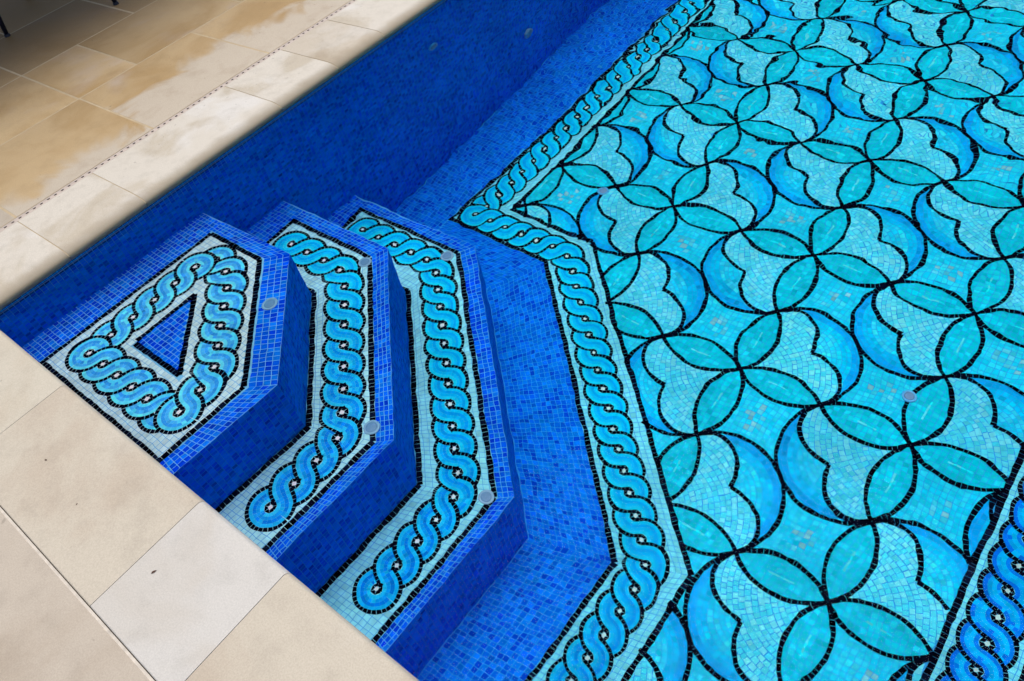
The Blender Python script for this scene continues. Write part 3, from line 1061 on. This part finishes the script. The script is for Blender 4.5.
def coping(along, a0, a1, depth, mat, label, group, nose=0.045, twist=0.0):
    """a coping stone with a rounded nose over the water; along = 'y' (left edge) or 'x' (front edge)"""
    prof = [(-depth + 0.0015, -0.02), (-depth + 0.0015, TOP - 0.002), (-depth + 0.004, TOP)]
    prof += [(-depth * (1 - i / 6) - nose * (i / 6), TOP) for i in range(1, 6)]
    for i in range(0, 13):
        t = math.pi / 2 - math.pi * i / 12
        x = nose * (math.cos(t) - 1) if t > 0 else 0.025 * (math.cos(t) - 1)
        prof.append((x, TOP * math.sin(t)))
    prof.append((-depth + 0.0015, -0.025))
    n = 8
    bm = bmesh.new()
    rings = []
    for k in range(n + 1):
        s = a0 + (a1 - a0) * k / n
        edge = 0.0
        r = []
        for (d, z) in prof:
            zz = z - edge if z > TOP * 0.8 else z
            r.append(bm.verts.new((d, s, zz) if along == 'y' else (s, d, zz)))
        rings.append(r)
    m = len(prof)
    for a, b in zip(rings[:-1], rings[1:]):
        for i in range(m):
            bm.faces.new((a[i], a[(i + 1) % m], b[(i + 1) % m], b[i]))
    caps_ = [bm.faces.new(rings[0]), bm.faces.new(rings[-1][::-1])]
    bmesh.ops.recalc_face_normals(bm, faces=bm.faces)
    bmesh.ops.split_edges(bm, edges=list(set(e for f in caps_ for e in f.edges)))
    me = bpy.data.meshes.new('coping_stone'); bm.to_mesh(me); bm.free()
    for p in me.polygons: p.use_smooth = p.center.z < TOP - 1e-5 and abs(p.normal.y if along == 'y' else p.normal.x) < 0.5 and (p.center.x if along == 'y' else p.center.y) > -depth * 0.5
    set_col(me, (random.random(), random.random(), random.random()))
    o = link('coping_stone', me, mat)
    tag(o, label, 'coping stone', group)
    return o


LG, FG = 'rounded coping stones along the left pool edge', 'coping stones along the front pool edge'
WL = 0.430             # width of the left coping
ys = [-0.36, 0.357, 0.715, 1.455, 1.815, 2.135, 2.62, 3.2, 3.9]
labs = ['pale coping stone where the left and front pool edges meet',
        'short pale coping stone next after the corner one, left of the topmost step',
        'long pale coping stone with grey smudges and dark cloudy marks',
        'clean pale coping stone just before the tan one',
        'short coping stone with tan staining and a brown shaded nose',
        'pale coping stone right after the tan stained one',
        'second pale coping stone after the tan stained one, beside the deep water',
        'farthest pale coping stone on the left edge']
for i in range(len(ys) - 1):
    g = 0.0018
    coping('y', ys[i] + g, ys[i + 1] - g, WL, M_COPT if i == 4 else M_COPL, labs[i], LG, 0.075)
FD = 0.349             # depth of the front coping
xs = [0.012, 0.660, 1.438, 1.800, 2.42, 3.0, 3.6, 4.3]
fl_ = ['cream front coping stone nearest the left pool edge, beside the topmost step',
       'long beige front coping stone with small brown flecks',
       'greyish white front coping stone, the palest of the front edge',
       'pinkish beige front coping stone right of the greyish white one',
       'front coping stone next after the pinkish beige one, at the lower edge of the photo',
       'second front coping stone after the pinkish beige one', 'front coping stone nearest the right pool edge']
fm = [M_COPF, M_COPP, M_COPW, M_COPP, M_COPF, M_COPP, M_COPF]
for i in range(len(xs) - 1):
    g = 0.0009
    coping('x', xs[i] + g, xs[i + 1] - g, FD, fm[i], fl_[i], FG, 0.018)

# mortar bed under the coping and the terraces
gm = []
HX0, HY0, HX1, HY1 = -0.025, -0.02, POOL_X + 0.012, POOL_Y + 0.012
BIG = 400.0
for r in (((-BIG, -BIG), (BIG, HY0)), ((-BIG, HY1), (BIG, BIG)), ((-BIG, HY0), (HX0, HY1)), ((HX1, HY0), (BIG, HY1))):
    (a, b), (c_, d) = r
    gm.append([(a, b), (c_, b), (c_, d), (a, d)])
me = bpy.data.meshes.new('ground')
V = [(x, y, TOP - 0.034) for f in gm for x, y in f]
me.from_pydata(V, [], [[i * 4 + k for k in range(4)] for i in range(4)])
ground = link('ground', me, M_EARTH); tag(ground, kind='structure')

# left terrace: sandstone slabs in running bond beyond the drain
DRX = -WL - 0.030      # far side of the drain strip
slabs = []
J = 0.0045
courses = [(DRX, up(-1.235, 0)[0], [-0.9, -0.25, 0.368, 1.062, 1.768, 2.45, 3.2, 4.0, 5.0]),
           (up(-1.235, 0)[0], up(-1.905, 0)[0], [-1.0, -0.2, 0.42, 1.058, 1.41, 2.13, 2.8, 3.5, 4.4, 5.2]),
           (up(-1.905, 0)[0], up(-2.62, 0)[0], [-1.0, -0.4, 0.30, 1.055, 1.80, 2.5, 3.2, 4.0, 5.0]),
           (up(-2.62, 0)[0], up(-3.35, 0)[0], [-1.0, -0.1, 0.55, 1.30, 2.0, 2.7, 3.5, 4.3, 5.2]),
           (up(-3.35, 0)[0], up(-4.1, 0)[0], [-1.0, -0.35, 0.30, 0.95, 1.70, 2.4, 3.2, 4.0, 5.2]),
           (up(-4.1, 0)[0], up(-4.9, 0)[0], [-1.0, -0.1, 0.6, 1.30, 2.0, 2.7, 3.5, 4.3, 5.2])]
for (xb, xa, yy) in courses:
    for a, b in zip(yy[:-1], yy[1:]):
        slabs.append(slab_mesh(None, xa + J, xb - J, a + J, b - J, TOP - 0.03, TOP + random.uniform(-0.0008, 0.0004), 0.002))
terrace = join('terrace', slabs, M_TERR); tag(terrace, kind='structure')
# front terrace
slabs = []
yb = -FD - 0.0045
for (y1, y0, xx) in [(yb, -1.05, [-0.9, 0.2, 1.745, 2.6, 3.4, 4.3]), (-1.05, -1.75, [-0.9, -0.2, 0.75, 1.5, 2.3, 3.2, 4.3]), (-1.75, -2.5, [-0.9, 0.2, 1.1, 1.9, 2.8, 3.6, 4.3])]:
    xx = sorted(xx)
    for a, b in zip(xx[:-1], xx[1:]):
        slabs.append(slab_mesh(None, a + 0.002, b - 0.002, y0 + 0.002, y1 - 0.002, TOP - 0.03, TOP + random.uniform(-0.0008, 0.0002), 0.002))
ft = join('front_terrace', slabs, M_FRONT); tag(ft, kind='structure')
# mortar showing in the joints
me = bpy.data.meshes.new('mortar')
zj = TOP - 0.0009
rects = [(-6.0, -WL - 0.032, -0.9, 5.2), ]
V, Fc = [], []
for (a, b, c_, d) in rects:
    o = len(V)
    V += [(a, c_, zj), (b, c_, zj), (b, d, zj), (a, d, zj)]; Fc.append([o, o + 1, o + 2, o + 3])
me.from_pydata(V, [], Fc)
mf = bpy.data.meshes.new('mortar')
mf.from_pydata([(-0.9, -2.5, zj), (4.3, -2.5, zj), (4.3, -FD - 0.0005, zj), (-0.9, -FD - 0.0005, zj)], [], [(0, 1, 2, 3)])
tag(link('front_joints', mf, M_MORTF), kind='structure')
mo = link('mortar_joints', me, M_MORTAR); tag(mo, kind='structure')
# the gaps between the coping stones
me = bpy.data.meshes.new('mortar')
V, Fc = [], []
for y in ys[1:-1]:
    o = len(V)
    pr = [(-WL + 0.004, TOP - 0.0016)] + [(-0.075 + 0.075 * math.cos(t) - 0.0016, (TOP - 0.0016) * math.sin(t)) for t in np.linspace(math.pi / 2, 0, 9)]
    for (d, z) in pr:
        V += [(d, y - 0.0035, z), (d, y + 0.0035, z)]
    for k in range(len(pr) - 1):
        Fc.append([o + 2 * k, o + 2 * k + 2, o + 2 * k + 3, o + 2 * k + 1])
me.from_pydata(V, [], Fc)
mo2 = link('coping_joints', me, M_MORTAR); tag(mo2, kind='structure')

# slotted drain between coping and terrace
dr = empty('drain_channel', (-WL - 0.015, 1.5, TOP))
tag(dr, 'narrow slotted drain strip between the pale coping and the golden paving', 'drain')
bm = bmesh.new()
x0, x1 = -WL - 0.0300, -WL + 0.0005
def box(bm, xa, xb, ya, yb_, za, zb):
    v = [bm.verts.new(p) for p in ((xa, ya, za), (xb, ya, za), (xb, yb_, za), (xa, yb_, za), (xa, ya, zb), (xb, ya, zb), (xb, yb_, zb), (xa, yb_, zb))]
    for f in ((3, 2, 1, 0), (4, 5, 6, 7), (0, 1, 5, 4), (1, 2, 6, 5), (2, 3, 7, 6), (3, 0, 4, 7)):
        bm.faces.new([v[i] for i in f])
zt = TOP - 0.0012
sw = 0.0115
box(bm, x0, x0 + (x1 - x0 - sw) / 2, -0.3, 4.0, zt - 0.002, zt)
box(bm, x1 - (x1 - x0 - sw) / 2, x1, -0.3, 4.0, zt - 0.002, zt)
y = -0.3
xm0, xm1 = x0 + (x1 - x0 - sw) / 2 + 0.0001, x1 - (x1 - x0 - sw) / 2 - 0.0001
while y < 4.0:
    box(bm, xm0, xm1, y + 0.0125, y + 0.0335, zt - 0.002, zt - 0.0004)
    y += 0.0335
me = bpy.data.meshes.new('grate'); bm.to_mesh(me); bm.free()
link('grate', me, M_DRAIN, dr)
bm = bmesh.new(); box(bm, x0 + 0.001, x1 - 0.001, -0.3, 4.0, TOP - 0.032, TOP - 0.0055)
me = bpy.data.meshes.new('channel'); bm.to_mesh(me); bm.free()
link('channel', me, M_DARK, dr)


# ------------------------------------------------------------------ furniture at the far left
def tube(bm, a, b, ra, rb, n=12):
    a, b = Vector(a), Vector(b)
    d = (b - a).normalized()
    u = d.orthogonal().normalized(); v = d.cross(u)
    r1 = [bm.verts.new(a + ra * (math.cos(2 * math.pi * i / n) * u + math.sin(2 * math.pi * i / n) * v)) for i in range(n)]
    r2 = [bm.verts.new(b + rb * (math.cos(2 * math.pi * i / n) * u + math.sin(2 * math.pi * i / n) * v)) for i in range(n)]
    for i in range(n): bm.faces.new((r1[i], r1[(i + 1) % n], r2[(i + 1) % n], r2[i]))
    bm.faces.new(r1[::-1]); bm.faces.new(r2)


def bobj(name, bm, mat, parent, smooth=False):
    bmesh.ops.recalc_face_normals(bm, faces=bm.faces)
    me = bpy.data.meshes.new(name); bm.to_mesh(me); bm.free()
    if smooth:
        for p in me.polygons: p.use_smooth = True
    return link(name, me, mat, parent)


f1 = Vector((*up(-2.60, 1.32), TOP)); f2 = Vector((*up(-2.18, 1.87), TOP))
fx = (f2 - f1).normalized(); back = Vector((-fx.y, fx.x, 0))
chair = empty('garden_chair', (f1 + f2) / 2 + back * 0.3)
tag(chair, 'dark metal garden chair standing on the shaded paving, only its front feet in view', 'chair')
b1, b2 = f1 + back * 0.62 , f2 + back * 0.62
Z = Vector((0, 0, 1))
ctr = (f1 + f2 + b1 + b2) / 4
for p in (f1, f2, b1, b2):
    bm = bmesh.new()
    top = p + (ctr - p) * 0.16 + Z * 0.42
    tube(bm, p + Z * 0.012, top, 0.013, 0.021)
    lg = bobj('leg', bm, M_IRON, chair, True)
    bm = bmesh.new(); tube(bm, p, p + Z * 0.014, 0.018, 0.016)
    bobj('foot_cap', bm, M_IRON, lg)
bm = bmesh.new()
cs = [p + (ctr - p) * 0.10 + Z * 0.42 for p in (f1, f2, b2, b1)]
for a, b in zip(cs, cs[1:] + cs[:1]): tube(bm, a, b, 0.018, 0.018)
bobj('seat_frame', bm, M_IRON, chair, True)
bm = bmesh.new()
lo = [c + Z * 0.02 for c in cs]; hi = [c + Z * 0.055 for c in cs]
vv = [bm.verts.new(p) for p in lo + hi]
for f in ((3, 2, 1, 0), (4, 5, 6, 7), (0, 1, 5, 4), (1, 2, 6, 5), (2, 3, 7, 6), (3, 0, 4, 7)): bm.faces.new([vv[i] for i in f])
bmesh.ops.bevel(bm, geom=bm.edges[:], offset=0.015, segments=3, affect='EDGES')
bobj('seat', bm, M_SLING, chair)
bm = bmesh.new()
k1, k2 = cs[3] + back * 0.16 + Z * 0.48, cs[2] + back * 0.16 + Z * 0.48
tube(bm, cs[3], k1, 0.018, 0.015); tube(bm, cs[2], k2, 0.018, 0.015); tube(bm, k1, k2, 0.015, 0.015)
for k in range(1, 6):
    t = k / 6; tube(bm, cs[3].lerp(cs[2], t), k1.lerp(k2, t), 0.009, 0.009)
bobj('backrest', bm, M_IRON, chair, True)

px_, py_ = -4.6, 1.7
par = empty('added_parasol', (px_, py_, TOP))  # out-of-view sunshade, added and sized to shade the far paving
tag(par, 'unseen brown canvas sunshade on a dark pole, added for shading the paving behind the chair', 'added_parasol')
bm = bmesh.new(); tube(bm, (px_, py_, TOP), (px_, py_, 2.70), 0.03, 0.024, 16); bobj('added_parasol_pole', bm, M_IRON, par, True)
bm = bmesh.new(); tube(bm, (px_, py_, TOP), (px_, py_, TOP + 0.07), 0.30, 0.24, 32); bobj('added_parasol_base', bm, M_IRON, par)
bm = bmesh.new()
n = 8; R_ = 3.05
apex = bm.verts.new((px_, py_, 2.70))
prev = None
rings = []
for f, z in ((0.33, 2.50), (0.66, 2.32), (1.0, 2.18)):
    rings.append([bm.verts.new((px_ + R_ * f * math.cos(2 * math.pi * i / n + .39), py_ + R_ * f * math.sin(2 * math.pi * i / n + .39), z)) for i in range(n)])
val = [bm.verts.new(v.co + Vector((0, 0, -0.15))) for v in rings[-1]]
rings.append(val)
for i in range(n): bm.faces.new((apex, rings[0][i], rings[0][(i + 1) % n]))
for a, b in zip(rings[:-1], rings[1:]):
    for i in range(n): bm.faces.new((a[i], b[i], b[(i + 1) % n], a[(i + 1) % n]))
bobj('added_parasol_canopy', bm, M_CANVAS, par)
for i in range(n):
    bm = bmesh.new()
    a = 2 * math.pi * i / n + .39
    tube(bm, (px_, py_, 2.66), (px_ + R_ * 0.99 * math.cos(a), py_ + R_ * 0.99 * math.sin(a), 2.15), 0.010, 0.008, 8)
    bobj('added_parasol_rib', bm, M_IRON, par)


# ------------------------------------------------------------------ bits of dry leaf on the coping
def flake(x, y, r, ang, label):
    x, y = up(x, y)
    bm = bmesh.new()
    pts = [(-1, 0), (-.4, .42), (.3, .38), (1, .05), (.35, -.35), (-.45, -.38)]
    mid = [bm.verts.new((x + r * k * math.cos(ang), y + r * k * math.sin(ang), TOP + 0.0018)) for k in (-.4, .35)]
    vs = []
    for a, b in pts:
        vs.append(bm.verts.new((x + r * (a * math.cos(ang) - b * math.sin(ang)), y + r * (a * math.sin(ang) + b * math.cos(ang)), TOP + 0.0006 + 0.003 * abs(b) * r / 0.008)))
    bm.faces.new((vs[0], mid[0], vs[1])); bm.faces.new((vs[1], mid[0], mid[1], vs[2])); bm.faces.new((vs[2], mid[1], vs[3]))
    bm.faces.new((vs[3], mid[1], vs[4])); bm.faces.new((vs[4], mid[1], mid[0], vs[5])); bm.faces.new((vs[5], mid[0], vs[0]))
    o = bobj('leaf_fragment', bm, M_LEAF, None)
    tag(o, label, 'leaf', 'bits of dry leaf on the coping')


flake(1.481, -0.201, 0.0075, 1.2, 'dark bit of dry leaf on the greyish white coping stone')
flake(0.865, -0.191, 0.0055, 0.3, 'small brown bit of dry leaf on the long beige coping stone')
flake(1.10, -0.215, 0.0035, 2.0, 'tiny brown speck of leaf on the long beige coping stone, nearer the white one')

# ------------------------------------------------------------------ camera
v = Vector((0.64932, 0.4106, 0.56592))
Rm = Matrix.Rotation(v.length, 4, v.normalized())
cam_d = bpy.data.cameras.new('camera')
cam = bpy.data.objects.new('camera', cam_d)
COL.objects.link(cam)
cam.matrix_world = Matrix.Translation(Vector(CAM)) @ Rm
cam_d.sensor_fit = 'HORIZONTAL'; cam_d.sensor_width = 36.0
cam_d.lens = 757.96784 / 1024 * 36.0
cam_d.clip_start = 0.05; cam_d.clip_end = 1500
scene.camera = cam

# ------------------------------------------------------------------ light: thin overcast
world = bpy.data.worlds.new('World'); scene.world = world
world.use_nodes = True
nt = world.node_tree
bg = nt.nodes['Background']
sky = nt.nodes.new('ShaderNodeTexSky'); sky.sky_type = 'NISHITA'; sky.sun_disc = False
EL, AZ = 78.0, 330.0
sky.sun_elevation = math.radians(EL); sky.sun_rotation = math.radians(AZ)
sky.air_density = 1.0; sky.dust_density = 4.0; sky.ozone_density = 1.0
nt.links.new(sky.outputs[0], bg.inputs['Color'])
bg.inputs['Strength'].default_value = 0.195
sd = bpy.data.lights.new('sun', 'SUN'); sd.energy = 2.15; sd.angle = math.radians(45); sd.color = (1.0, 0.95, 0.87)
sun = bpy.data.objects.new('sun', sd); COL.objects.link(sun)
dirv = Vector((math.sin(math.radians(AZ)) * math.cos(math.radians(EL)), math.cos(math.radians(AZ)) * math.cos(math.radians(EL)), math.sin(math.radians(EL))))
sun.rotation_euler = dirv.to_track_quat('Z', 'Y').to_euler()

scene.view_settings.view_transform = 'Standard'
scene.view_settings.look = 'None'
scene.view_settings.exposure = 0
scene.cycles.use_denoising = True
scene.cycles.max_bounces = 12
scene.cycles.diffuse_bounces = 6
scene.cycles.transmission_bounces = 10
scene.cycles.glossy_bounces = 8
scene.cycles.caustics_refractive = True
scene.cycles.caustics_reflective = True
scene.cycles.blur_glossy = 0.0
scene.cycles.sample_clamp_indirect = 2.5
